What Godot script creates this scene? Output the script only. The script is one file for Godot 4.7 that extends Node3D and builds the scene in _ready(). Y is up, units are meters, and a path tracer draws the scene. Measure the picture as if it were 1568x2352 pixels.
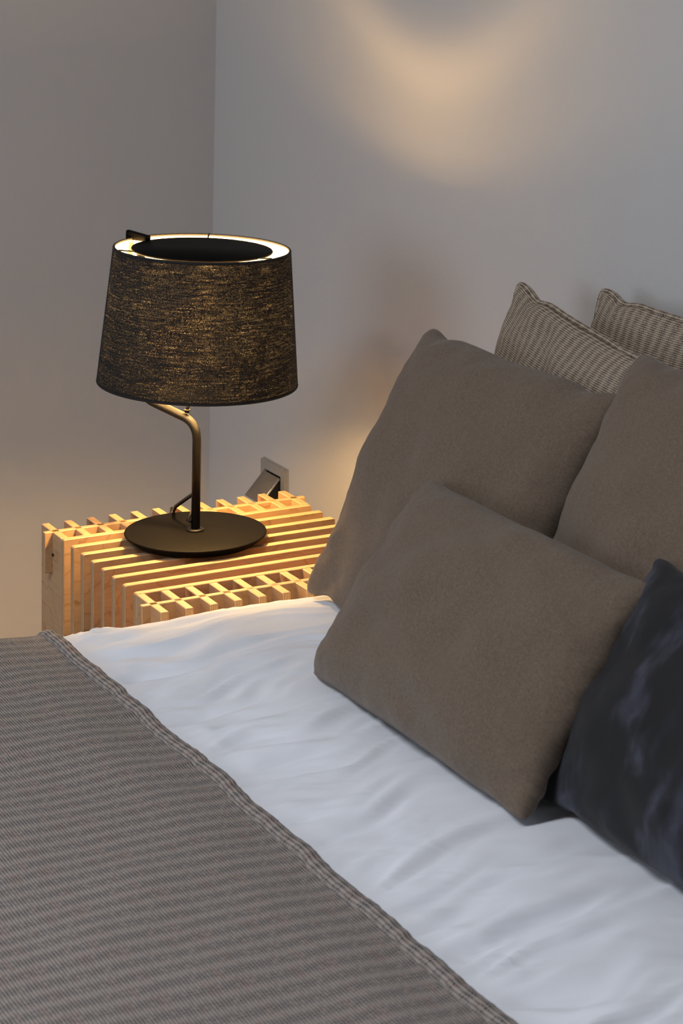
extends Node3D

# Corner of the two walls stands at x = 0, z = 0. wall_back is z = 0, wall_left is x = 0, floor y = 0.
const CAM := Vector3(3.99, 1.55, 1.77)
const FOCAL := 5200.0
const R := Vector3(0.4571, 0.0, -0.8894)      # right of the camera
const F := Vector3(-0.8894, 0.0, -0.4571)     # forward of the camera
const STAND_TOP := 0.55
const BED_TOP := 0.572
const BED_X := 1.19
const BED_W := 1.72
const THROW_Z := 0.775

var M := {}
var rng := RandomNumberGenerator.new()
var n1 := FastNoiseLite.new()
var n2 := FastNoiseLite.new()

# ---------------------------------------------------------------- helpers
func lerp_c(a: Color, b: Color, t: float) -> Color:
	return a.lerp(b, clampf(t, 0.0, 1.0))

func tex(im: Image) -> ImageTexture:
	return ImageTexture.create_from_image(im)

func mat(called: String, c: Color, rough := 0.8, metal := 0.0) -> StandardMaterial3D:
	var m := StandardMaterial3D.new()
	m.resource_name = called
	m.albedo_color = c
	m.roughness = rough
	m.metallic = metal
	return m

func obj(called: String, mesh: Mesh, m: Material, parent: Node = self) -> MeshInstance3D:
	var o := MeshInstance3D.new()
	o.name = called
	o.mesh = mesh
	if m:
		o.material_override = m
	parent.add_child(o, true)
	return o

func tag(o: Node, label: String, category: String, group := "") -> void:
	o.set_meta("label", label)
	o.set_meta("category", category)
	if group:
		o.set_meta("group", group)

func thing(called: String, label: String, category: String, at := Vector3.ZERO, group := "") -> Node3D:
	var o := Node3D.new()
	o.name = called
	add_child(o, true)
	o.position = at
	tag(o, label, category, group)
	return o

func struct(called: String, mesh: Mesh, m: Material, at := Vector3.ZERO) -> MeshInstance3D:
	var o := obj(called, mesh, m)
	o.position = at
	o.set_meta("kind", "structure")
	return o

func grid(nu: int, nv: int, pos: Callable, uv: Callable) -> ArrayMesh:
	var st := SurfaceTool.new()
	st.begin(Mesh.PRIMITIVE_TRIANGLES)
	add_grid(st, nu, nv, pos, uv, 0)
	st.generate_normals()
	return st.commit()

func add_grid(st: SurfaceTool, nu: int, nv: int, pos: Callable, uv: Callable, first: int) -> int:
	for j in nv + 1:
		for i in nu + 1:
			var a := float(i) / nu
			var b := float(j) / nv
			st.set_uv(uv.call(a, b))
			st.add_vertex(pos.call(a, b))
	for j in nv:
		for i in nu:
			var k := first + j * (nu + 1) + i
			var l := k + nu + 1
			st.add_index(k); st.add_index(k + 1); st.add_index(l)
			st.add_index(k + 1); st.add_index(l + 1); st.add_index(l)
	return first + (nu + 1) * (nv + 1)

func box(st: SurfaceTool, a: Vector3, b: Vector3) -> void:
	var bm := BoxMesh.new()
	bm.size = (b - a).abs()
	st.append_from(bm, 0, Transform3D(Basis(), (a + b) / 2.0))

func boxes(list: Array) -> ArrayMesh:
	var st := SurfaceTool.new()
	st.begin(Mesh.PRIMITIVE_TRIANGLES)
	for p in list:
		box(st, p[0], p[1])
	return st.commit()

func bevel_box(size: Vector3, bev: float, seg := 2) -> ArrayMesh:
	# a rounded slab: outline in x/z with rounded corners, bevelled towards top and bottom
	var prof := [[size.y / 2 - bev, 0.0]]
	for k in range(1, seg + 1):
		var t := float(k) / seg * PI / 2
		prof.append([size.y / 2 - bev + bev * sin(t), bev * (1.0 - cos(t))])
	var st := SurfaceTool.new()
	st.begin(Mesh.PRIMITIVE_TRIANGLES)
	var rings := []
	for k in range(prof.size() - 1, -1, -1):
		rings.append([prof[k][0], prof[k][1]])
	for k in prof.size():
		rings.append([-prof[k][0], prof[k][1]])
	var pts := []
	for rg in rings:
		var ring := PackedVector3Array()
		var hx: float = size.x / 2 - rg[1]
		var hz: float = size.z / 2 - rg[1]
		var rr: float = maxf(bev * 1.2 - rg[1], 0.0002)
		for c in 4:
			var cx: float = (hx - rr) * (1 if c == 0 or c == 3 else -1)
			var cz: float = (hz - rr) * (1 if c < 2 else -1)
			for s in 4:
				var an := c * PI / 2 + s / 3.0 * PI / 2
				ring.append(Vector3(cx + rr * cos(an), rg[0], cz + rr * sin(an)))
		pts.append(ring)
	ring_faces(st, pts, true)
	st.generate_normals()
	return st.commit()

func ring_faces(st: SurfaceTool, pts: Array, caps: bool) -> void:
	var n: int = pts[0].size()
	for k in pts.size() - 1:
		for i in n:
			var j := (i + 1) % n
			st.set_uv(Vector2(float(i) / n, float(k) / pts.size()))
			for p in [pts[k][i], pts[k][j], pts[k + 1][i], pts[k][j], pts[k + 1][j], pts[k + 1][i]]:
				st.add_vertex(p)
	if caps:
		for e in [0, pts.size() - 1]:
			var mid := Vector3.ZERO
			for p in pts[e]:
				mid += p / n
			for i in n:
				var j := (i + 1) % n
				if e == 0:
					st.add_vertex(mid); st.add_vertex(pts[e][j]); st.add_vertex(pts[e][i])
				else:
					st.add_vertex(mid); st.add_vertex(pts[e][i]); st.add_vertex(pts[e][j])

func tube_into(st: SurfaceTool, path: PackedVector3Array, rad: float, sides := 12, caps := true) -> void:
	var rings := []
	var side := Vector3.ZERO
	for k in path.size():
		var d: Vector3 = (path[mini(k + 1, path.size() - 1)] - path[maxi(k - 1, 0)]).normalized()
		if side == Vector3.ZERO:
			side = d.cross(Vector3.UP if absf(d.y) < 0.9 else Vector3.RIGHT).normalized()
		side = (side - d * side.dot(d)).normalized()
		var up := d.cross(side)
		var ring := PackedVector3Array()
		for i in sides:
			var an := TAU * i / sides
			ring.append(path[k] + (side * cos(an) + up * sin(an)) * rad)
		rings.append(ring)
	ring_faces(st, rings, caps)

func tube(path: PackedVector3Array, rad: float, sides := 12) -> ArrayMesh:
	var st := SurfaceTool.new()
	st.begin(Mesh.PRIMITIVE_TRIANGLES)
	st.set_smooth_group(0)
	tube_into(st, path, rad, sides)
	st.index()
	st.generate_normals()
	return st.commit()

func smooth_path(ctrl: Array, radius: float, steps := 8) -> PackedVector3Array:
	# straight runs joined by round bends
	var out := PackedVector3Array([ctrl[0]])
	for k in range(1, ctrl.size() - 1):
		var a: Vector3 = ctrl[k - 1]
		var b: Vector3 = ctrl[k]
		var c: Vector3 = ctrl[k + 1]
		var d1 := (b - a).normalized()
		var d2 := (c - b).normalized()
		var ang := d1.angle_to(d2)
		var t := minf(radius * tan(ang / 2), minf((b - a).length(), (c - b).length()) * 0.49)
		var p0 := b - d1 * t
		var p1 := b + d2 * t
		for s in steps + 1:
			var f := float(s) / steps
			out.append(p0.lerp(b, f).lerp(b.lerp(p1, f), f))
	out.append(ctrl[-1])
	return out

func lathe(profile: Array, seg := 64, tilt := Transform3D()) -> ArrayMesh:
	var st := SurfaceTool.new()
	st.begin(Mesh.PRIMITIVE_TRIANGLES)
	var rings := []
	for p in profile:
		var ring := PackedVector3Array()
		for i in seg:
			var an := -TAU * i / seg
			ring.append(tilt * Vector3(p[0] * cos(an), p[1], p[0] * sin(an)))
		rings.append(ring)
	ring_faces(st, rings, false)
	st.generate_normals()
	return st.commit()

# ---------------------------------------------------------------- textures
func tex_ply() -> ImageTexture:
	# edge of plywood: plies across v, fibres along u
	var w := 512
	var h := 64
	var im := Image.create(w, h, true, Image.FORMAT_RGB8)
	var nz := FastNoiseLite.new()
	nz.seed = 5
	nz.frequency = 0.02
	var light := Color(0.77, 0.645, 0.50)
	var mid := Color(0.62, 0.49, 0.35)
	var glue := Color(0.43, 0.31, 0.21)
	for y in h:
		for x in w:
			var wob := nz.get_noise_2d(x * 0.5, 7.0) * 0.10 + nz.get_noise_2d(x * 3.0, 31.0) * 0.06
			var f := (float(y) / h) * 9.0 + wob
			var ply := int(floor(f))
			var fr := f - floorf(f)
			var c := light if ply % 2 == 0 else mid
			c = c.darkened(0.05 * (0.5 + 0.5 * nz.get_noise_2d(x * 6.0, y * 9.0 + ply * 77)))
			if fr < 0.13:
				c = lerp_c(glue, c, 0.25)
			var gap := nz.get_noise_2d(x * 0.9 + ply * 400.0, ply * 50.0)
			if ply == 4 and gap > 0.42 and fr > 0.25 and fr < 0.8:
				c = Color(0.12, 0.08, 0.05)
			im.set_pixel(x, y, c)
	return tex(im)

func tex_wood() -> ImageTexture:
	# rotary cut softwood veneer: pale, with thin winding brown lines and a few knots
	var s := 512
	var im := Image.create(s, s, true, Image.FORMAT_RGB8)
	var nz := FastNoiseLite.new()
	nz.seed = 11
	nz.frequency = 0.0035
	var fine := FastNoiseLite.new()
	fine.seed = 3
	fine.frequency = 0.03
	var base := Color(0.69, 0.56, 0.42)
	var line := Color(0.52, 0.35, 0.21)
	for y in s:
		for x in s:
			var fx := x + 60.0 * nz.get_noise_2d(x * 0.6, y * 1.0)
			var v := (y + 90.0 * nz.get_noise_2d(fx, y * 0.7 + 100.0) + 0.0006 * pow(x - 250.0, 2.0)) / 46.0
			var kd := Vector2(x - 330, (y - 190) * 1.5).length()
			v += 2.2 * exp(-kd * kd / 3600.0)
			var fr := v - floorf(v)
			var c := base.darkened(0.06 * fine.get_noise_2d(x * 0.4, y * 4.0) + 0.05 * nz.get_noise_2d(x * 2.0, y * 2.0))
			var k := smoothstep(0.80, 0.98, fr) * (1.0 - smoothstep(0.98, 1.0, fr))
			c = lerp_c(c, line, 0.62 * k * (0.55 + 0.6 * nz.get_noise_2d(x * 1.5 + 900.0, y * 1.5)))
			c = lerp_c(c, Color(0.45, 0.27, 0.15), 0.75 * exp(-kd * kd / 150.0))
			im.set_pixel(x, y, c)
	return tex(im)

func tex_felt(c0: Color, c1: Color, sd: int) -> ImageTexture:
	# fine melange weave
	var s := 512
	var im := Image.create(s, s, true, Image.FORMAT_RGB8)
	var g := RandomNumberGenerator.new()
	g.seed = sd
	var nz := FastNoiseLite.new()
	nz.seed = sd
	nz.frequency = 0.06
	var small := nz.get_seamless_image(s, s, false, false, 0.2)
	nz.frequency = 0.022
	var wide := nz.get_seamless_image(s, s, false, false, 0.2)
	for y in s:
		for x in s:
			var tw := 0.5 + 0.5 * sin(TAU * (x + y) / 8.0)
			var t := 0.5 + 0.62 * (small.get_pixel(x, y).r - 0.5) + 0.26 * (wide.get_pixel(x, y).r - 0.5) + 0.30 * (g.randf() - 0.5) + 0.16 * (tw - 0.5)
			im.set_pixel(x, y, lerp_c(c0, c1, t))
	return tex(im)

func tex_weave(rib: Color, rib2: Color, groove: Color, dash: Color, tint: Color, groove_amt: float, dash_amt: float, sd: int) -> Array:
	# ribs along u (24 in v), four bands of staggered dark dashes in u; returns [colour, height]
	var w := 512
	var h := 480
	var im := Image.create(w, h, true, Image.FORMAT_RGB8)
	var hm := Image.create(w, h, true, Image.FORMAT_RGB8)
	var g := RandomNumberGenerator.new()
	g.seed = sd
	var nz := FastNoiseLite.new()
	nz.seed = sd
	nz.frequency = 0.02
	var per := 128.0
	for r in 24:
		var jit := []
		for b in 4:
			jit.append([g.randf_range(-5, 5), g.randf(), g.randf()])
		var wide := 0.9 + 0.2 * g.randf()
		for yy in 20:
			var y := r * 20 + yy
			var fy := (yy + 0.5) / 20.0
			var dome := sin(PI * fy)
			for x in w:
				var b := int(x / per)
				var px := x - b * per
				var j: Array = jit[b]
				var c := lerp_c(rib2, rib, dome + 0.25 * nz.get_noise_2d(x * 2.0, y * 2.0))
				c = lerp_c(c, tint, 0.35 * smoothstep(0.1, 0.5, nz.get_noise_2d(b * 60.0 + 20.0, r * 9.0)))
				var edge := 1.0 - smoothstep(0.0, 0.17 * wide, fy)
				edge = maxf(edge, smoothstep(1.0 - 0.12 * wide, 1.0, fy))
				var c2 := lerp_c(c, groove, edge * groove_amt)
				# band of dashes: dot, dash, dot, shifted from rib to rib
				var q: float = px - 64.0 - (9.0 if r % 2 == 0 else -9.0) - j[0]
				var vy := absf(fy - 0.02) if fy < 0.5 else absf(fy - 1.02)
				var inrow := 1.0 - smoothstep(0.20, 0.34, vy)
				var da := 0.0
				if j[1] > 0.25:
					da = maxf(da, 1.0 - smoothstep(7.0, 11.0, absf(q)))
				da = maxf(da, (1.0 - smoothstep(3.5, 7.0, absf(q - 24.0))))
				da = maxf(da, (1.0 - smoothstep(3.5, 7.0, absf(q + 24.0))))
				da = maxf(da, (0.5 if j[2] > 0.6 else 0.0) * (1.0 - smoothstep(4.0, 7.0, absf(q + 44.0))))
				da = maxf(da, (0.4 if j[2] < 0.3 else 0.0) * (1.0 - smoothstep(4.0, 7.0, absf(q - 44.0))))
				c2 = c2.darkened(0.06 * (1.0 - smoothstep(26.0, 44.0, absf(px - 64.0))))
				# light floats between the dashes
				var fl := (1.0 - smoothstep(2.0, 5.0, absf(absf(q) - 15.5))) * inrow
				c2 = lerp_c(c2, rib.lightened(0.12), fl * 0.5)
				c2 = lerp_c(c2, dash, da * inrow * dash_amt)
				im.set_pixel(x, y, c2)
				var hh := clampf(0.25 + 0.75 * dome - 0.5 * da * inrow, 0.0, 1.0)
				hm.set_pixel(x, y, Color(hh, hh, hh))
	return [tex(im), tex(hm)]

func tex_shade_cloth() -> ImageTexture:
	# black slub cloth; alpha is thread, gaps in the weave let light out
	var w := 2048
	var h := 300
	var im := Image.create(w, h, true, Image.FORMAT_RGBA8)
	var g := RandomNumberGenerator.new()
	g.seed = 21
	var nz := FastNoiseLite.new()
	nz.seed = 8
	nz.frequency = 0.01
	for y in h:
		var row := g.randf_range(-0.07, 0.07)
		var left := 0
		var run := 0.0
		var goal := 0.0
		for x in w:
			if left <= 0:          # weft slub: a thread that is thick or thin for a while
				left = g.randi_range(10, 60)
				goal = g.randf_range(-0.15, 0.15)
			left -= 1
			run = lerpf(run, goal, 0.25)
			var cloud := nz.get_noise_2d(x * 0.6, y * 1.2 + 900.0) * 0.10 + nz.get_noise_2d(x * 0.8, y * 26.0 + 500.0) * 0.14
			var t := clampf(0.225 + row + run * 1.15 + cloud + 1.0 * (g.randf() - 0.5), 0.0, 0.86)
			var d := 0.026 + 0.02 * g.randf()
			im.set_pixel(x, y, Color(d, d * 0.97, d * 1.05, 1.0 - t))
	return tex(im)

func tex_velvet() -> ImageTexture:
	var s := 512
	var im := Image.create(s, s, true, Image.FORMAT_RGB8)
	var nz := FastNoiseLite.new()
	nz.seed = 44
	nz.frequency = 0.006
	nz.fractal_octaves = 5
	var g := RandomNumberGenerator.new()
	g.seed = 4
	for y in s:
		for x in s:
			# nap brushed this way and that: patches with ragged outlines
			var a := nz.get_noise_2d(x * 1.5, y * 1.1) * 0.5 + 0.5
			var f := nz.get_noise_2d(x * 5.0, y * 2.6 + 70.0) * 0.5 + 0.5
			var t := smoothstep(0.47, 0.68, a * 0.75 + f * 0.25) * (0.55 + 0.45 * f) + 0.22 * smoothstep(0.5, 0.8, f) + 0.10 * (g.randf() - 0.5)
			im.set_pixel(x, y, lerp_c(Color(0.040, 0.041, 0.058), Color(0.205, 0.21, 0.262), t))
	return tex(im)

func tex_paint() -> ImageTexture:
	var s := 512
	var im := Image.create(s, s, true, Image.FORMAT_RGB8)
	var g := RandomNumberGenerator.new()
	g.seed = 14
	var nz := FastNoiseLite.new()
	nz.seed = 70
	nz.frequency = 0.05
	for y in s:
		for x in s:
			var v := 0.5 + 0.25 * nz.get_noise_2d(x, y) + 0.25 * nz.get_noise_2d(x * 4.0, y * 4.0)
			im.set_pixel(x, y, Color(v, v, v))
	im.bump_map_to_normal_map(1.5)
	return tex(im)

# ---------------------------------------------------------------- materials
func make_materials() -> void:
	var paint := tex_paint()
	var wall := mat("wall paint", Color(0.722, 0.722, 0.722), 0.75)
	wall.normal_enabled = true
	wall.normal_texture = paint
	wall.normal_scale = 0.35
	wall.uv1_triplanar = true
	wall.uv1_world_triplanar = true
	wall.uv1_scale = Vector3(3, 3, 3)
	M.wall = wall
	M.ceiling = mat("ceiling paint", Color(0.86, 0.86, 0.85), 0.9)
	M.floor = mat("floor oak", Color(0.55, 0.43, 0.32), 0.5)
	var ply := mat("plywood edge", Color(1, 1, 1), 0.55)
	ply.albedo_texture = tex_ply()
	M.ply = ply
	var wood := mat("plywood face", Color(1, 1, 1), 0.5)
	wood.albedo_texture = tex_wood()
	M.wood = wood
	var bh := tex_felt(Color(0.325, 0.275, 0.232), Color(0.455, 0.395, 0.338), 31)
	M.brown = mat("taupe wool", Color(1, 1, 1), 0.95)
	M.brown.albedo_texture = bh
	M.brown.uv1_scale = Vector3(7.5, 7.5, 7.5)
	M.brown.rim_enabled = true
	M.brown.rim = 0.25
	M.brown.rim_tint = 0.6
	var wv := tex_weave(Color(0.60, 0.568, 0.545), Color(0.505, 0.472, 0.45), Color(0.31, 0.28, 0.255), Color(0.17, 0.175, 0.195), Color(0.60, 0.49, 0.455), 0.55, 0.74, 51)
	var th := mat("woven throw", Color(1, 1, 1), 0.95)
	th.albedo_texture = wv[0]
	th.heightmap_enabled = true
	th.heightmap_texture = wv[1]
	th.heightmap_scale = 0.10
	M.throw = th
	var cv := tex_weave(Color(0.66, 0.60, 0.53), Color(0.58, 0.52, 0.45), Color(0.22, 0.18, 0.14), Color(0.13, 0.10, 0.08), Color(0.60, 0.54, 0.46), 0.72, 0.84, 52)
	var cu := mat("woven cushion cloth", Color(1, 1, 1), 0.95)
	cu.albedo_texture = cv[0]
	cu.heightmap_enabled = true
	cu.heightmap_texture = cv[1]
	cu.heightmap_scale = 0.08
	M.cushion = cu
	M.cotton = mat("white cotton", Color(0.87, 0.885, 0.915), 0.9)
	M.black = mat("black powder coat", Color(0.045, 0.042, 0.040), 0.55)
	M.black.metallic_specular = 0.14
	M.bronze = mat("black satin metal", Color(0.055, 0.050, 0.046), 0.38, 0.15)
	M.bronze.metallic_specular = 0.38
	M.cable = mat("black rubber", Color(0.035, 0.033, 0.032), 0.5)
	M.liner = mat("white shade liner", Color(0.93, 0.91, 0.87), 0.8)
	M.liner.backlight_enabled = true
	M.liner.backlight = Color(0.50, 0.48, 0.45)
	M.liner.cull_mode = BaseMaterial3D.CULL_DISABLED
	var cl := mat("black shade cloth", Color(1, 1, 1), 0.9)
	cl.albedo_texture = tex_shade_cloth()
	cl.transparency = BaseMaterial3D.TRANSPARENCY_ALPHA
	cl.cull_mode = BaseMaterial3D.CULL_DISABLED
	M.shade = cl
	M.trim_tape = mat("black shade tape", Color(0.05, 0.05, 0.055), 0.8)
	var bulb := mat("lamp bulb glass", Color(1, 0.95, 0.85), 0.3)
	bulb.emission_enabled = true
	bulb.emission = Color(1.0, 0.80, 0.55)
	bulb.emission_energy_multiplier = 6.0
	M.bulb = bulb
	var panel := mat("light panel diffuser", Color(0.9, 0.9, 0.9), 0.6)
	panel.emission_enabled = true
	panel.emission = Color(0.97, 0.98, 1.0)
	panel.emission_energy_multiplier = 1.0
	M.panel = panel
	M.navy = mat("navy velvet", Color(1, 1, 1), 0.9)
	M.navy.albedo_texture = tex_velvet()
	M.navy.uv1_scale = Vector3(1.7, 1.7, 1.7)
	M.navy.uv1_offset = Vector3(0.5, 0.5, 0.0)
	M.navy.rim_enabled = true
	M.navy.rim = 0.12
	M.navy.rim_tint = 0.7
	M.alu = mat("satin aluminium paint", Color(0.58, 0.575, 0.57), 0.42, 0.2)
	M.steel = mat("brushed steel", Color(0.46, 0.44, 0.41), 0.38, 0.35)
	M.chrome = mat("polished edge", Color(0.85, 0.83, 0.78), 0.15, 1.0)
	M.socket_black = mat("black plastic", Color(0.02, 0.02, 0.02), 0.5)
	M.base_fabric = mat("grey bed upholstery", Color(0.42, 0.40, 0.38), 0.95)
	M.mattress = mat("mattress ticking", Color(0.85, 0.85, 0.84), 0.95)
	M.white_frame = mat("white window frame", Color(0.88, 0.88, 0.87), 0.5)
	var glass := mat("window glass", Color(1, 1, 1, 0.06), 0.02)
	glass.transparency = BaseMaterial3D.TRANSPARENCY_ALPHA
	M.glass = glass

# ---------------------------------------------------------------- boards of the nightstand
func board(outline_len: float, height: float, thick: float, uvo: Vector2, round_r := 0.004, cham := 0.0009) -> ArrayMesh:
	# board standing on edge: long side along z, thickness along x, origin at the bottom middle; top corners rounded
	var out := PackedVector2Array()   # (z, y)
	var hl := outline_len / 2
	out.append(Vector2(-hl, 0)); out.append(Vector2(hl, 0))
	for k in 5:
		var a := k / 4.0 * PI / 2
		out.append(Vector2(hl - round_r + round_r * cos(a), height - round_r + round_r * sin(a)))
	for k in 5:
		var a := PI / 2 + k / 4.0 * PI / 2
		out.append(Vector2(-hl + round_r + round_r * cos(a), height - round_r + round_r * sin(a)))
	var inner := PackedVector2Array()
	for p in out:
		inner.append(Vector2(clampf(p.x, -hl + cham, hl - cham), clampf(p.y, cham, height - cham)))
	var mesh := ArrayMesh.new()
	var st := SurfaceTool.new()
	st.begin(Mesh.PRIMITIVE_TRIANGLES)
	for s in [-1.0, 1.0]:
		var tri := Geometry2D.triangulate_polygon(inner)
		for k in range(0, tri.size(), 3):
			for e in ([0, 1, 2] if s > 0 else [0, 2, 1]):
				var p: Vector2 = inner[tri[k + e]]
				st.set_normal(Vector3(s, 0, 0))
				st.set_uv(Vector2(p.x / 0.42, p.y / 0.42) + uvo)
				st.add_vertex(Vector3(s * thick / 2, p.y, p.x))
	mesh = st.commit()
	var se := SurfaceTool.new()
	se.begin(Mesh.PRIMITIVE_TRIANGLES)
	se.set_smooth_group(-1)
	var run := 0.0
	var n := out.size()
	for i in n:
		var j := (i + 1) % n
		var dl := out[i].distance_to(out[j])
		var u0 := run / 0.16 + uvo.x * 3.0
		var u1 := (run + dl) / 0.16 + uvo.x * 3.0
		run += dl
		var xs := [thick / 2, thick / 2 - cham, -thick / 2 + cham, -thick / 2]
		for k in 3:
			var a: PackedVector2Array = inner if k == 0 else out
			var b: PackedVector2Array = inner if k == 2 else out
			var q := [Vector3(xs[k], a[i].y, a[i].x), Vector3(xs[k], a[j].y, a[j].x), Vector3(xs[k + 1], b[j].y, b[j].x), Vector3(xs[k + 1], b[i].y, b[i].x)]
			var v0: float = 0.5 - xs[k] / thick
			var v1: float = 0.5 - xs[k + 1] / thick
			var w := [Vector2(u0, v0), Vector2(u1, v0), Vector2(u1, v1), Vector2(u0, v1)]
			for e in [0, 2, 1, 0, 3, 2]:
				se.set_uv(w[e])
				se.add_vertex(q[e])
	se.generate_normals()
	mesh = se.commit(mesh)
	mesh.surface_set_material(0, M.wood)
	mesh.surface_set_material(1, M.ply)
	return mesh

func nightstand() -> void:
	var z0 := 0.162
	var z1 := 0.580
	var zc := (z0 + z1) / 2
	var ox := 0.88
	var t := thing("nightstand", "pale plywood slatted nightstand standing between the bed and the corner", "nightstand", Vector3(ox, 0, zc))
	var th := 0.012
	for k in 8:   # long slats
		var o := obj("slat", board(z1 - z0, STAND_TOP - 0.04, th, Vector2(0.37 * k, 0.21 * k)), null, t)
		o.position = Vector3(0.745 + 0.0415 * k + th / 2 - ox, 0.04, 0)
	# slotted rails, one outside each outer slat
	for s in [[0.699, 0.013], [1.091, 0.013]]:
		var o := obj("rail", board(z1 - z0 + 0.026, 0.062, 0.010, Vector2(0.13, 0.5), 0.002), null, t)
		o.position = Vector3(s[0] + 0.005 - ox, STAND_TOP - 0.062, 0)
	# cross boards locked over the rails
	var lens := [[0.658, 0.745], [1.0475, 1.137]]
	for side in 2:
		var a: float = lens[side][0]
		var b: float = lens[side][1]
		var short_a := board(b - a, 0.12, th, Vector2(0.2 + side, 0.6), 0.0025)
		var short_b := board(b - a, 0.12, th, Vector2(0.7 + side, 0.1), 0.0025)
		var tall := board(b - a, STAND_TOP, th, Vector2(0.45, 0.33 + side), 0.0025)
		for i in 12:
			var ends := i == 0 or i == 11
			var o := obj("leg_board" if ends else "cross_board", tall if ends else (short_a if i % 2 else short_b), null, t)
			o.rotation.y = PI / 2
			var zz := z1 - 0.006 - i * (z1 - z0 - 0.012) / 11.0
			o.position = Vector3((a + b) / 2 - ox, 0.0 if ends else STAND_TOP - 0.12, zz - zc)
	# screw seen on the leg board beside the rail
	var st := SurfaceTool.new()
	st.begin(Mesh.PRIMITIVE_TRIANGLES)
	var screw := CylinderMesh.new()
	screw.top_radius = 0.0022
	screw.bottom_radius = 0.0022
	screw.height = 0.002
	screw.radial_segments = 12
	st.append_from(screw, 0, Transform3D(Basis(Vector3.RIGHT, PI / 2), Vector3.ZERO))
	var so := obj("screw", st.commit(), M.socket_black, t)
	so.position = Vector3(0.7125 - ox, STAND_TOP - 0.034, z1 + 0.0012 - zc)

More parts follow.
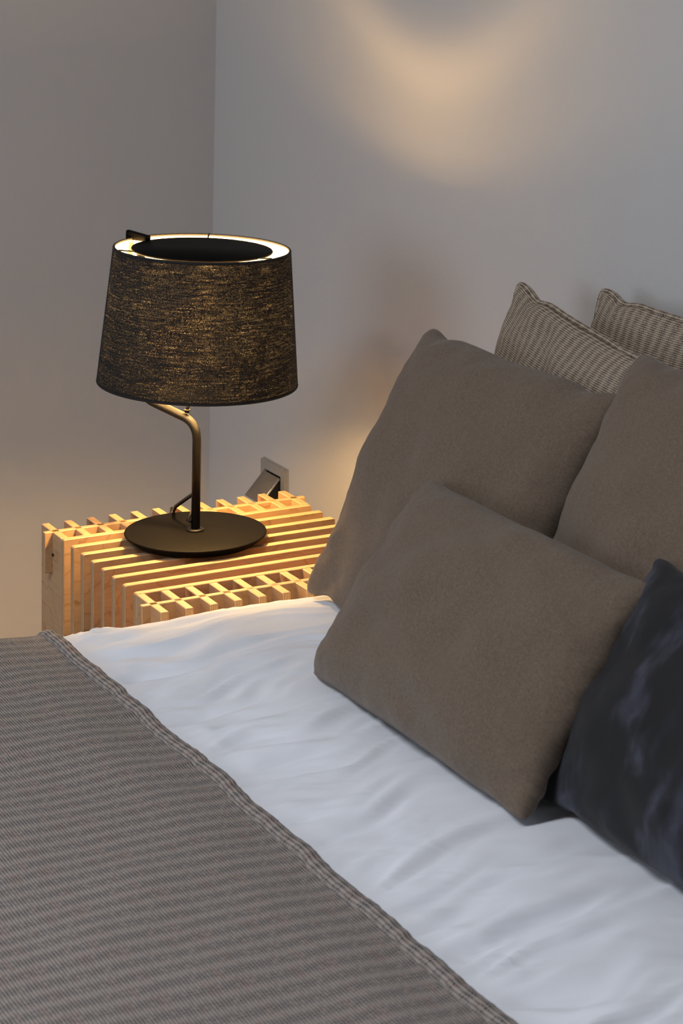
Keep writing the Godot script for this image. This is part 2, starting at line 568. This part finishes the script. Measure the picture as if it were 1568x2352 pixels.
# ---------------------------------------------------------------- lamp
func lamp() -> void:
	var at := Vector3(0.849, STAND_TOP, 0.4035)
	var t := thing("table_lamp", "black table lamp with tapered fabric shade, lit, on the slatted nightstand", "lamp", at)
	var arm := Vector3(-0.868, 0, 0.487).normalized()
	# disc base
	obj("base", lathe([[0.0, 0.0002], [0.090, 0.0002], [0.093, 0.001], [0.1065, 0.0115], [0.1075, 0.0130], [0.1070, 0.0142], [0.1050, 0.0148], [0.03, 0.0158], [0.0, 0.0158]], 96), M.black, t)
	obj("collar", lathe([[0.0, 0.0158], [0.0135, 0.0158], [0.0138, 0.0172], [0.0120, 0.0186], [0.0070, 0.0190]], 32), M.bronze, t)
	# bent tube: up, out to the side under the shade, up inside it
	var lean := R * 0.0025
	var top := Vector3(0, 0.177, 0) + lean
	var out := top + arm * 0.108 + Vector3(0, 0.108 * tan(deg_to_rad(14)), 0)
	var upper := Vector3(out.x, 0.430, out.z)
	obj("stem", tube(smooth_path([Vector3(0, 0.016, 0), top, out, upper], 0.034, 12), 0.0068, 20), M.bronze, t)
	# shade, a little tilted
	var tilt := Transform3D(Basis(F, deg_to_rad(-2.0)), Vector3(0, 0.340, 0) + R * 0.0065)
	tilt.basis = Basis(F.normalized(), deg_to_rad(2.1))
	var rt := 0.1325
	var rb := 0.1500
	var hh := 0.201
	var ring := func(f: float, off: float) -> float: return lerpf(rb, rt, f) + off
	var shade := Node3D.new()
	shade.name = "shade"
	t.add_child(shade)
	shade.transform = tilt
	# liner
	obj("liner", grid(96, 8, func(a, b): return Vector3(ring.call(b, 0) * cos(-TAU * a), -hh / 2 + hh * b, ring.call(b, 0) * sin(-TAU * a)), func(a, b): return Vector2(a, 1.0 - b)), M.liner, shade)
	# cloth: four plies of the same weave
	var st := SurfaceTool.new()
	st.begin(Mesh.PRIMITIVE_TRIANGLES)
	var first := 0
	for k in 4:
		var off := 0.0008 + 0.00040 * k
		first = add_grid(st, 128, 8, func(a, b): return Vector3(ring.call(b, off) * cos(-TAU * a), -hh / 2 + hh * b, ring.call(b, off) * sin(-TAU * a)), func(a, b): return Vector2(a, 1.0 - b), first)
	st.generate_normals()
	obj("cloth", st.commit(), M.shade, shade)
	for e in [[rt + 0.0002, hh / 2], [rb + 0.0002, -hh / 2]]:
		var path := PackedVector3Array()
		for k in 97:
			path.append(Vector3(e[0] * cos(TAU * k / 96), e[1], e[0] * sin(TAU * k / 96)))
		obj("rim_tape", tube(path, 0.0021, 10), M.trim_tape, shade)
	# dark diffuser disc in the top opening and its spokes
	var dy := hh / 2
	obj("diffuser_disc", lathe([[0.0, dy - 0.003], [0.1062, dy - 0.003], [0.1072, dy - 0.0015], [0.1062, dy], [0.0, dy]], 96), M.black, shade)
	for px in [0.02, 2.2, 4.3]:
		var d: Vector3 = (F * cos(px) + R * sin(px))
		obj("spoke", tube(PackedVector3Array([d * 0.100 + Vector3(0, dy - 0.002, 0), d * 0.1325 + Vector3(0, dy + 0.002, 0)]), 0.0013, 8), M.bronze, shade)
	# bracket that hooks the tube over the rim
	var inv := tilt.affine_inverse()
	var ad := inv.basis * arm
	var b0 := ad * 0.104 + Vector3(0, hh / 2 + 0.002, 0)
	var br := SurfaceTool.new()
	br.begin(Mesh.PRIMITIVE_TRIANGLES)
	var across := ad.cross(Vector3.UP).normalized()
	var rings := []
	for k in 9:
		var f := k / 8.0
		var c := b0 + ad * (0.040 * f) + Vector3(0, 0.004 + 0.003 * f, 0)
		var hy := lerpf(0.0048, 0.0075, f)
		var hw := lerpf(0.0062, 0.0050, f)
		var rg := PackedVector3Array()
		for i in 12:
			var an := TAU * i / 12
			var cx := signf(cos(an)) * pow(absf(cos(an)), 0.5) * hw
			var cy := signf(sin(an)) * pow(absf(sin(an)), 0.5) * hy
			rg.append(c + across * cx + Vector3(0, cy, 0))
		rings.append(rg)
	ring_faces(br, rings, true)
	br.generate_normals()
	obj("bracket", br.commit(), M.black, shade)
	# socket hanging from the disc, bulb, cable
	var axis := Vector3(0, 0, 0)
	obj("bulb_holder", lathe([[0.0, dy - 0.004], [0.017, dy - 0.004], [0.017, dy - 0.034], [0.014, dy - 0.036], [0.0, dy - 0.036]], 32), M.socket_black, shade)
	var by := dy - 0.087
	var prof := []
	for k in 25:
		var a := -PI / 2 + PI * k / 24.0
		prof.append([maxf(0.0, 0.021 * pow(maxf(cos(a), 0.0), 0.6)), by + 0.046 * sin(a)])
	obj("light_bulb", lathe(prof, 40), M.bulb, shade)
	for e in [[0.034, 0.13], [0.017, 0.13], [0.0, 0.16], [-0.020, 0.24], [-0.038, 0.34]]:
		var li := OmniLight3D.new()
		li.name = "bulb_light"
		li.light_color = Color(1.0, 0.80, 0.51)
		li.light_energy = LAMP_ENERGY * e[1]
		li.light_size = 0.016
		li.omni_range = 12.0
		li.omni_attenuation = 2.0
		li.shadow_enabled = true
		li.position = tilt * Vector3(0, by + e[0], 0)
		t.add_child(li, true)
	# cable into the arm, with its nipple
	var gp := top + arm * 0.019 + Vector3(0, 0.0135, 0)
	obj("cable_nipple", lathe([[0.0, 0.0], [0.0036, 0.0], [0.0036, 0.003], [0.0058, 0.0036], [0.0058, 0.0048], [0.0, 0.0052]], 20, Transform3D(Basis(), gp)), M.bronze, t)
	obj("inner_cable", tube(smooth_path([gp + Vector3(0, 0.003, 0), gp + Vector3(0, 0.016, 0) + R * 0.003, gp + Vector3(0, 0.07, 0) - arm * 0.02, tilt * Vector3(0.018, dy - 0.03, 0)], 0.03, 8), 0.0027, 12), M.cable, t)
	# mains cable leaving the back of the pole, dropping over the rear of the stand
	var c0 := Vector3(0, 0.070, 0) - R * 0.004
	obj("power_cable", tube(smooth_path([c0, c0 - R * 0.030 + F * 0.055 + Vector3(0, -0.034, 0), c0 - R * 0.040 + F * 0.125 + Vector3(0, -0.064, 0), c0 - R * 0.045 + F * 0.175 + Vector3(0, -0.066, 0), c0 - R * 0.05 + F * 0.205 + Vector3(0, -0.30, 0)], 0.03, 8), 0.0029, 12), M.cable, t)
	obj("cable_clip", tube(PackedVector3Array([Vector3(0, 0.044, 0) - R * 0.005, Vector3(0, 0.030, 0) - R * 0.012, Vector3(0, 0.027, 0) - R * 0.004]), 0.0024, 10), M.cable, t)

# ---------------------------------------------------------------- socket on the back wall
func wall_socket() -> void:
	var x0 := 0.239
	var x1 := 0.338
	var yt := 0.489
	var sz := x1 - x0
	var t := thing("wall_socket", "grey aluminium wall socket with its cover flap tipped out, behind the nightstand", "wall socket", Vector3((x0 + x1) / 2, yt - sz / 2, 0))
	var h := sz / 2
	var ix := 0.034
	var it := 0.0345
	var zf := 0.0085
	obj("plate", boxes([
		[Vector3(-h, it, 0.001), Vector3(h, h, zf)], [Vector3(-h, -h, 0.001), Vector3(h, -it, zf)],
		[Vector3(-h, -it, 0.001), Vector3(-ix, it, zf)], [Vector3(ix, -it, 0.001), Vector3(h, it, zf)]]), M.alu, t)
	obj("plate_edge", boxes([[Vector3(-h - 0.0016, -h - 0.0016, 0.0005), Vector3(h + 0.0016, h + 0.0016, 0.0030)]]), M.alu, t)
	obj("recess", boxes([[Vector3(-ix, -it, 0.0031), Vector3(ix, it, 0.0040)]]), M.socket_black, t)
	var fl := Node3D.new()
	fl.name = "flap"
	t.add_child(fl)
	fl.position = Vector3(0, it - 0.003, zf + 0.001)
	fl.rotation.x = -deg_to_rad(43)
	var pl := obj("flap_cover", bevel_box(Vector3(0.0655, 0.003, 0.056), 0.0012), M.steel, fl)
	pl.position = Vector3(0, -0.028, 0)
	pl.rotation.x = PI / 2
	var ed := obj("flap_edge", bevel_box(Vector3(0.0012, 0.0034, 0.054), 0.0005), M.chrome, fl)
	ed.position = Vector3(0.0334, -0.028, 0)
	ed.rotation.x = PI / 2
	obj("hinge_block", boxes([[Vector3(-0.028, -0.048, -0.020), Vector3(0.031, -0.004, -0.0018)], [Vector3(0.031, -0.040, -0.010), Vector3(0.0325, -0.030, -0.0018)], [Vector3(0.031, -0.022, -0.010), Vector3(0.0325, -0.012, -0.0018)]]), M.socket_black, fl)

# ---------------------------------------------------------------- bed
func bed_profile(s: float, off: float) -> Vector2:
	# s runs in metres across the bed, 0 at the beginning of the flat top on the nightstand side; negative goes over the edge
	var r := 0.055
	var q := r * PI / 2
	if s > BED_W:
		var p := bed_profile(BED_W - s, off)
		return Vector2(BED_X * 2 + BED_W + 2 * r - p.x, p.y)
	if s >= 0.0:
		return Vector2(BED_X + r + s, BED_TOP + off)
	if s > -q:
		var a := -s / r
		return Vector2(BED_X + r - (r + off) * sin(a), BED_TOP - r + (r + off) * cos(a))
	return Vector2(BED_X - off, BED_TOP - r + (s + q))

func wrinkle(s: float, z: float) -> float:
	var d := THROW_Z - z
	var near := exp(-pow(d / 0.16, 2.0)) * smoothstep(0.0, 0.05, d)
	var bend := s + 0.10 * d + 0.035 * n1.get_noise_2d(s * 5.0, z * 4.0)
	var a := n2.get_noise_2d(bend * 26.0, z * 4.5)
	var b := n2.get_noise_2d(bend * 60.0 + 40.0, z * 8.0)
	var c := n1.get_noise_2d(bend * 10.0 + 9.0, z * 2.6 + 3.0)
	var ridge := 1.0 - absf(n1.get_noise_2d(bend * 13.0 + 70.0, z * 2.2 + 11.0)) * 2.2
	var inner := clampf(1.0 - d / 0.75, 0.15, 1.0)
	var o := 0.0050 * a * (0.25 + near) + 0.0046 * b * near + 0.0080 * c * inner + 0.0058 * maxf(0.0, ridge) * inner
	o += 0.014 * smoothstep(0.76, 0.55, z) * smoothstep(-0.02, 0.06, s)
	return o * (0.35 + 0.65 * smoothstep(-0.005, 0.06, d)) if d > -0.02 else o * 0.35 * exp(-pow((d + 0.02) / 0.05, 2.0))

func bed() -> void:
	var t := thing("bed", "wide bed made up in white, standing beside the slatted nightstand", "bed", Vector3(BED_X + 0.055 + BED_W / 2, 0, 1.13))
	var w := BED_W + 0.03
	var b := obj("bed_base", bevel_box(Vector3(w, 0.22, 2.10), 0.02), M.base_fabric, t)
	b.position = Vector3(0, 0.19, 0)
	var m := obj("mattress", bevel_box(Vector3(w - 0.02, 0.22, 2.06), 0.05, 4), M.mattress, t)
	m.position = Vector3(0, 0.415, 0)
	for sx in [-1, 1]:
		for sz in [-1, 1]:
			var l := obj("leg", lathe([[0.0, 0.0], [0.022, 0.0], [0.028, 0.08], [0.0, 0.08]], 20), M.black, t)
			l.position = Vector3(sx * (w / 2 - 0.08), 0, sz * 0.95)
	# duvet
	var s0 := -0.30
	var s1 := BED_W + 0.30
	var du := obj("duvet", grid(420, 330,
		func(a, b2):
			var s: float = lerpf(s0, s1, a)
			var z: float = lerpf(0.06, 2.17, pow(b2, 1.35))
			var p := bed_profile(s, wrinkle(s, z))
			return Vector3(p.x, p.y, z),
		func(a, b2): return Vector2(a, b2)), M.cotton)
	tag(du, "white cotton duvet with gathered creases, bare between the throw and the pillows", "duvet")
	# throw
	var tt := Node3D.new()
	tt.name = "bed_throw"
	add_child(tt)
	tag(tt, "grey taupe ribbed woven throw laid across the foot of the bed", "bed throw")
	var ts0 := -0.27
	var ts1 := BED_W + 0.27
	var edge := func(s: float) -> float: return THROW_Z + 0.006 * n1.get_noise_2d(s * 5.0, 55.0) + 0.0012 * n2.get_noise_2d(s * 30.0, 5.0)
	obj("cover", grid(360, 220,
		func(a, b2):
			var s: float = lerpf(ts0, ts1, a)
			var z: float = lerpf(edge.call(s) + 0.008, 2.20, pow(b2, 1.3))
			var d: float = z - THROW_Z
			var off := 0.0075 + 0.006 * smoothstep(0.01, 0.09, d) + 0.006 * n1.get_noise_2d(s * 3.0, z * 3.0) * smoothstep(0.0, 0.2, d) + wrinkle(s, z) * 0.6
			off = maxf(off, wrinkle(s, z) + 0.004)
			var p := bed_profile(s, off)
			return Vector3(p.x, p.y, z),
		func(a, b2):
			var s: float = lerpf(ts0, ts1, a)
			var z: float = lerpf(edge.call(s) + 0.008, 2.20, pow(b2, 1.3))
			return Vector2(s / 0.096, z / 0.080)), M.throw, tt)
	# rolled hem along the edge
	obj("hem", grid(500, 14,
		func(a, b2):
			var s: float = lerpf(ts0, ts1, a)
			var z: float = edge.call(s)
			var an: float = TAU * b2
			var k := 1.0 + 0.10 * n2.get_noise_2d(s * 22.0, 9.0) + 0.05 * n2.get_noise_2d(s * 120.0, 2.0 + 3.0 * sin(an))
			var off := 0.0085 + 0.25 * wrinkle(s, z) + 0.0050 * k * sin(an)
			var p := bed_profile(s, maxf(off, 0.0005))
			return Vector3(p.x, p.y, z + 0.0095 * k * cos(an)),
		func(a, b2): return Vector2(lerpf(ts0, ts1, a) / 0.096 + 0.13, b2 * 0.48)), M.throw, tt)

# ---------------------------------------------------------------- cushions
var ear := 1.0
var squash := 1.0   # how flat the lower front is pressed by what leans on it

func cushion_point(u: float, v: float, side: float, w: float, h: float, th: float, pinch: float, soft: float, seed_: float, fold: float) -> Vector3:
	var x := w / 2 * u * (1.0 - pinch * (1.0 - v * v) * absf(u))
	var y := h / 2 * v * (1.0 - pinch * (1.0 - u * u) * absf(v))
	var rc := 1.0 - 0.035 * pow(u * u * v * v, 5.0)
	x *= rc
	y *= rc
	# the slack cloth dips beside the corners, which stand up as ears
	var au := absf(u)
	y -= signf(v) * 0.011 * pow(absf(v), 6.0) * exp(-pow((au - 0.74) / 0.13, 2.0)) * ear
	var fu := maxf(0.0, 1.0 - pow(absf(u), 2.4))
	var fv := maxf(0.0, 1.0 - pow(absf(v), 2.4))
	var body := pow(fu * fv, soft)
	# creases run in from the corners and the seams
	var rim := 1.0 - minf(fu, fv)
	var cr := n1.get_noise_3d(u * 4.5 + seed_, v * 4.5, seed_ + side) * 0.005 * pow(rim, 2.0) * smoothstep(0.0, 0.12, body)
	var big := n1.get_noise_3d(u * 1.3 + seed_, v * 1.3, seed_ * 3.0 + side) * 0.016 * body
	var z := side * (th / 2 * body * (lerpf(squash, 1.0, smoothstep(-1.0, 0.1, v)) if side > 0 else 0.5) + cr + big * (1.0 if side > 0 else 0.5))
	# slack cloth near the top edge
	z += 0.008 * n1.get_noise_2d(u * 1.6 + seed_ * 7.0, v * 1.6) * (1.0 - body)
	z += -fold * pow(maxf(0.0, v), 2.0) * (0.3 + 0.7 * u * u)
	return Vector3(x, y + h / 2, z)

func cushion(called: String, label: String, w: float, h: float, th: float, m: Material, pinch: float, soft: float, sd: float, group: String, piped: bool, back: float) -> Node3D:
	var t := thing(called, label, "cushion", Vector3.ZERO, group)
	var fold := 0.0
	var uvs := 1.0
	# the underside is pressed flat where the cushion sits on the bed
	var sb := sin(deg_to_rad(back))
	var cb := cos(deg_to_rad(back))
	var df := func(p: Vector3, _u: float, _v: float) -> Vector3:
		var low: float = p.y * cb + p.z * sb
		return p if low > 0.0 else Vector3(p.x, (0.12 * low - p.z * sb) / cb, p.z)
	var remap := func(a: float) -> float: return sin((a - 0.5) * PI) * 0.75 + (a * 2 - 1) * 0.25
	var st := SurfaceTool.new()
	st.begin(Mesh.PRIMITIVE_TRIANGLES)
	var first := 0
	for side in [1.0, -1.0]:
		first = add_grid(st, 72, 72,
			func(a, b):
				var u: float = remap.call(a) * side
				var v: float = -remap.call(b)
				return df.call(cushion_point(u, v, side, w, h, th, pinch, soft, sd, fold), u, v),
			func(a, b):
				var u: float = remap.call(a) * side
				var v: float = -remap.call(b)
				return Vector2(u * w / 2 * uvs, v * h / 2 * uvs), first)
	st.generate_normals()
	if m == M.cushion:
		st = remap_uv(st, 1.25 / 0.096, 1.3 / 0.0912)
	obj("cover", st.commit(), m, t)
	if not piped:
		return t
	var pts := PackedVector3Array()
	var n := 60
	for e in 4:
		for k in n:
			var f: float = remap.call(float(k) / n)
			var uv := Vector2(f, 1) if e == 0 else Vector2(1, -f) if e == 1 else Vector2(-f, -1) if e == 2 else Vector2(-1, f)
			pts.append(df.call(cushion_point(uv.x, uv.y, 1.0, w, h, th, pinch, soft, sd, fold), uv.x, uv.y))
	pts.append(pts[0])
	var rad := 0.0046 if piped else 0.0016
	var ps := SurfaceTool.new()
	ps.begin(Mesh.PRIMITIVE_TRIANGLES)
	tube_uv(ps, pts, rad, 10)
	obj("piping" if piped else "seam", ps.commit(), m, t)
	return t

func remap_uv(st: SurfaceTool, su: float, sv: float) -> SurfaceTool:
	var a := st.commit_to_arrays()
	var uv: PackedVector2Array = a[Mesh.ARRAY_TEX_UV]
	for i in uv.size():
		uv[i] = Vector2(uv[i].x * su, uv[i].y * sv)
	a[Mesh.ARRAY_TEX_UV] = uv
	var am := ArrayMesh.new()
	am.add_surface_from_arrays(Mesh.PRIMITIVE_TRIANGLES, a)
	var o := SurfaceTool.new()
	o.create_from(am, 0)
	return o

func tube_uv(st: SurfaceTool, path: PackedVector3Array, rad: float, sides: int) -> void:
	var rings := []
	var lens := [0.0]
	for k in path.size():
		var d: Vector3 = (path[(k + 1) % path.size() if k + 1 < path.size() else 1] - path[k - 1 if k > 0 else path.size() - 2]).normalized()
		var up := Vector3(0, 0, 1)
		var side := d.cross(up).normalized()
		up = side.cross(d)
		var ring := PackedVector3Array()
		for i in sides + 1:
			var an := TAU * i / sides
			ring.append(path[k] + (side * cos(an) + up * sin(an)) * rad)
		rings.append(ring)
		if k > 0:
			lens.append(lens[-1] + path[k].distance_to(path[k - 1]))
	for k in path.size():
		for i in sides + 1:
			st.set_uv(Vector2(lens[k] / 0.096, 0.32 * i / sides))
			st.add_vertex(rings[k][i])
	for k in path.size() - 1:
		for i in sides:
			var a := k * (sides + 1) + i
			var b := a + sides + 1
			for e in [a, b, a + 1, a + 1, b, b + 1]:
				st.add_index(e)
	st.generate_normals()

func lean(o: Node3D, at: Vector3, back: float, yaw := 0.0, roll := 0.0) -> void:
	var b := Basis(Vector3.UP, deg_to_rad(yaw)) * Basis(Vector3.RIGHT, deg_to_rad(-back)) * Basis(Vector3.BACK, deg_to_rad(roll))
	o.transform = Transform3D(b, at)

func cushions() -> void:
	var g1 := "woven cushions against the wall"
	var g2 := "plain taupe cushions"
	# far: two ribbed woven cushions by the wall
	ear = 0.8
	var c2 := cushion("throw_cushion", "beige ribbed woven cushion with piping, hindmost, touching the wall at the photo's edge", 0.50, 0.425, 0.085, M.cushion, 0.07, 0.42, 3.0, g1, true, 8.0)
	lean(c2, Vector3(1.672, BED_TOP + 0.006, 0.118), 8.0, 0.0, 0.0)
	var c1 := cushion("throw_cushion", "beige ribbed woven cushion with piping, peaking up behind the two tall taupe cushions", 0.56, 0.394, 0.09, M.cushion, 0.07, 0.42, 8.0, g1, true, 17.0)
	lean(c1, Vector3(1.524, BED_TOP + 0.025, 0.255), 17.0, -8.0, -3.5)
	# middle: two tall taupe cushions
	ear = 0.9
	squash = 0.4
	var a := cushion("throw_cushion", "tall plain taupe cushion with a folded corner, nearest the lamp", 0.475, 0.40, 0.13, M.brown, 0.06, 0.40, 14.0, g2, false, 30.0)
	lean(a, Vector3(1.496, BED_TOP + 0.014, 0.423), 30.0, 0.0, 0.0)
	ear = 0.4
	var b := cushion("throw_cushion", "tall plain taupe cushion at the photo's edge, behind the dark velvet cushion", 0.47, 0.455, 0.13, M.brown, 0.06, 0.40, 23.0, g2, false, 30.5)
	lean(b, Vector3(1.958, BED_TOP + 0.016, 0.424), 30.5, 0.0, 0.0)
	# front
	ear = 0.2
	squash = 1.0
	var c := cushion("throw_cushion", "low plain taupe cushion in front of the others, lying on the white duvet", 0.49, 0.276, 0.12, M.brown, 0.05, 0.40, 35.0, g2, false, 37.0)
	lean(c, Vector3(1.796, BED_TOP + 0.019, 0.560), 37.0, 0.0, 0.0)
	ear = 0.5
	var d := cushion("velvet_cushion", "dark navy crushed velvet cushion beside the low taupe cushion", 0.46, 0.28, 0.11, M.navy, 0.05, 0.40, 47.0, "", false, 32.0)
	lean(d, Vector3(2.222, BED_TOP + 0.020, 0.512), 32.0, 0.0, 0.0)

# ---------------------------------------------------------------- light levels
const LAMP_ENERGY := 0.74
const CEILING_ENERGY := 4.2
const WINDOW_ENERGY := 3.3

func _ready() -> void:
	rng.seed = 7
	n1.seed = 2
	n1.frequency = 1.0
	n1.fractal_octaves = 2
	n2.seed = 6
	n2.frequency = 1.0
	n2.fractal_octaves = 2
	# camera
	var cam := Camera3D.new()
	cam.name = "camera"
	cam.position = CAM
	cam.basis = Basis(R.normalized(), Vector3.UP, -F.normalized())
	add_child(cam)
	var at := CameraAttributesPhysical.new()
	at.frustum_near = 0.05
	at.frustum_far = 100.0
	at.frustum_focal_length = 80.0
	at.frustum_focus_distance = 3.35
	at.exposure_aperture = 15.0
	cam.attributes = at
	cam.projection = Camera3D.PROJECTION_FRUSTUM
	cam.keep_aspect = Camera3D.KEEP_HEIGHT
	cam.size = 2352.0 / FOCAL * 0.05
	cam.frustum_offset = Vector2(0.0, -1456.0 / FOCAL * 0.05)
	cam.near = 0.05
	cam.current = true
	# sky and exposure
	var we := WorldEnvironment.new()
	we.name = "surroundings"
	var env := Environment.new()
	env.background_mode = Environment.BG_SKY
	var sky := Sky.new()
	var sm := ProceduralSkyMaterial.new()
	sm.sky_top_color = Color(0.55, 0.62, 0.72)
	sm.sky_horizon_color = Color(0.78, 0.81, 0.85)
	sm.ground_bottom_color = Color(0.3, 0.3, 0.3)
	sm.ground_horizon_color = Color(0.6, 0.6, 0.6)
	sm.sky_energy_multiplier = 0.6
	sky.sky_material = sm
	env.sky = sky
	env.tonemap_mode = Environment.TONE_MAPPER_LINEAR
	env.tonemap_exposure = 1.0
	env.sdfgi_enabled = true
	env.ssao_enabled = true
	env.ssil_enabled = true
	we.environment = env
	add_child(we)
	# daylight of the window in the wall beyond the foot of the bed
	var day := AreaLight3D.new()
	day.name = "window_daylight"
	day.area_size = Vector2(2.1, 1.6)
	day.light_color = Color(0.91, 0.95, 1.0)
	day.light_energy = WINDOW_ENERGY
	day.area_range = 20.0
	day.shadow_enabled = true
	day.position = Vector3(1.75, 1.65, 4.55)
	day.basis = Basis()     # shines along -z
	add_child(day)

	# square ceiling light over the bed
	var top := AreaLight3D.new()
	top.name = "ceiling_light_glow"
	top.area_size = Vector2(0.9, 0.9)
	top.light_color = Color(0.97, 0.98, 1.0)
	top.light_energy = CEILING_ENERGY
	top.area_range = 20.0
	top.shadow_enabled = true
	top.position = Vector3(2.1, 2.66, 2.3)
	top.basis = Basis(Vector3.RIGHT, -PI / 2)
	add_child(top)

	make_materials()
	# room shell
	var W := 5.6
	var D := 4.6
	var H := 2.75
	struct("floor", boxes([[Vector3(-0.3, -0.12, -0.2), Vector3(W + 0.2, 0, D + 0.2)]]), M.floor)
	struct("ceiling", boxes([[Vector3(-0.3, H, -0.2), Vector3(W + 0.2, H + 0.12, D + 0.2)]]), M.ceiling)
	struct("wall_back", boxes([[Vector3(-0.3, 0, -0.15), Vector3(W + 0.2, H, 0)]]), M.wall)
	var wl := struct("wall_left", boxes([[Vector3(-0.15, -0.05, -0.1), Vector3(0, H + 0.05, D + 0.1)]]), M.wall)
	# this wall is a little out of plumb
	wl.transform = Transform3D(Basis(Vector3.BACK, -0.040), Vector3(-0.030, 0, 0))
	struct("wall_right", boxes([[Vector3(W, 0, 0), Vector3(W + 0.15, H, D)]]), M.wall)
	var wx0 := 0.70
	var wx1 := 2.80
	var wy0 := 0.85
	var wy1 := 2.45
	struct("wall_front", boxes([
		[Vector3(-0.15, 0, D), Vector3(wx0, H, D + 0.15)], [Vector3(wx1, 0, D), Vector3(W + 0.15, H, D + 0.15)],
		[Vector3(wx0, 0, D), Vector3(wx1, wy0, D + 0.15)], [Vector3(wx0, wy1, D), Vector3(wx1, H, D + 0.15)]]), M.wall)
	var win := Node3D.new()
	win.name = "window_1"
	win.set_meta("kind", "structure")
	add_child(win)
	var fw := 0.05
	obj("window_frame", boxes([
		[Vector3(wx0, wy0, D + 0.05), Vector3(wx1, wy0 + fw, D + 0.11)], [Vector3(wx0, wy1 - fw, D + 0.05), Vector3(wx1, wy1, D + 0.11)],
		[Vector3(wx0, wy0, D + 0.05), Vector3(wx0 + fw, wy1, D + 0.11)], [Vector3(wx1 - fw, wy0, D + 0.05), Vector3(wx1, wy1, D + 0.11)],
		[Vector3(1.73, wy0, D + 0.05), Vector3(1.77, wy1, D + 0.11)]]), M.white_frame, win)
	obj("pane", boxes([[Vector3(wx0 + fw, wy0 + fw, D + 0.075), Vector3(1.73, wy1 - fw, D + 0.081)]]), M.glass, win)
	obj("pane", boxes([[Vector3(1.77, wy0 + fw, D + 0.075), Vector3(wx1 - fw, wy1 - fw, D + 0.081)]]), M.glass, win)

	var cl := thing("ceiling_light", "flat square white ceiling light above the foot of the bed", "ceiling light", Vector3(2.1, H - 0.03, 2.3))
	var fr := obj("frame", bevel_box(Vector3(1.0, 0.06, 1.0), 0.01), M.white_frame, cl)
	var df := obj("diffuser", boxes([[Vector3(-0.45, -0.036, -0.45), Vector3(0.45, -0.0305, 0.45)]]), M.panel, cl)
	bed()
	nightstand()
	cushions()
	lamp()
	wall_socket()
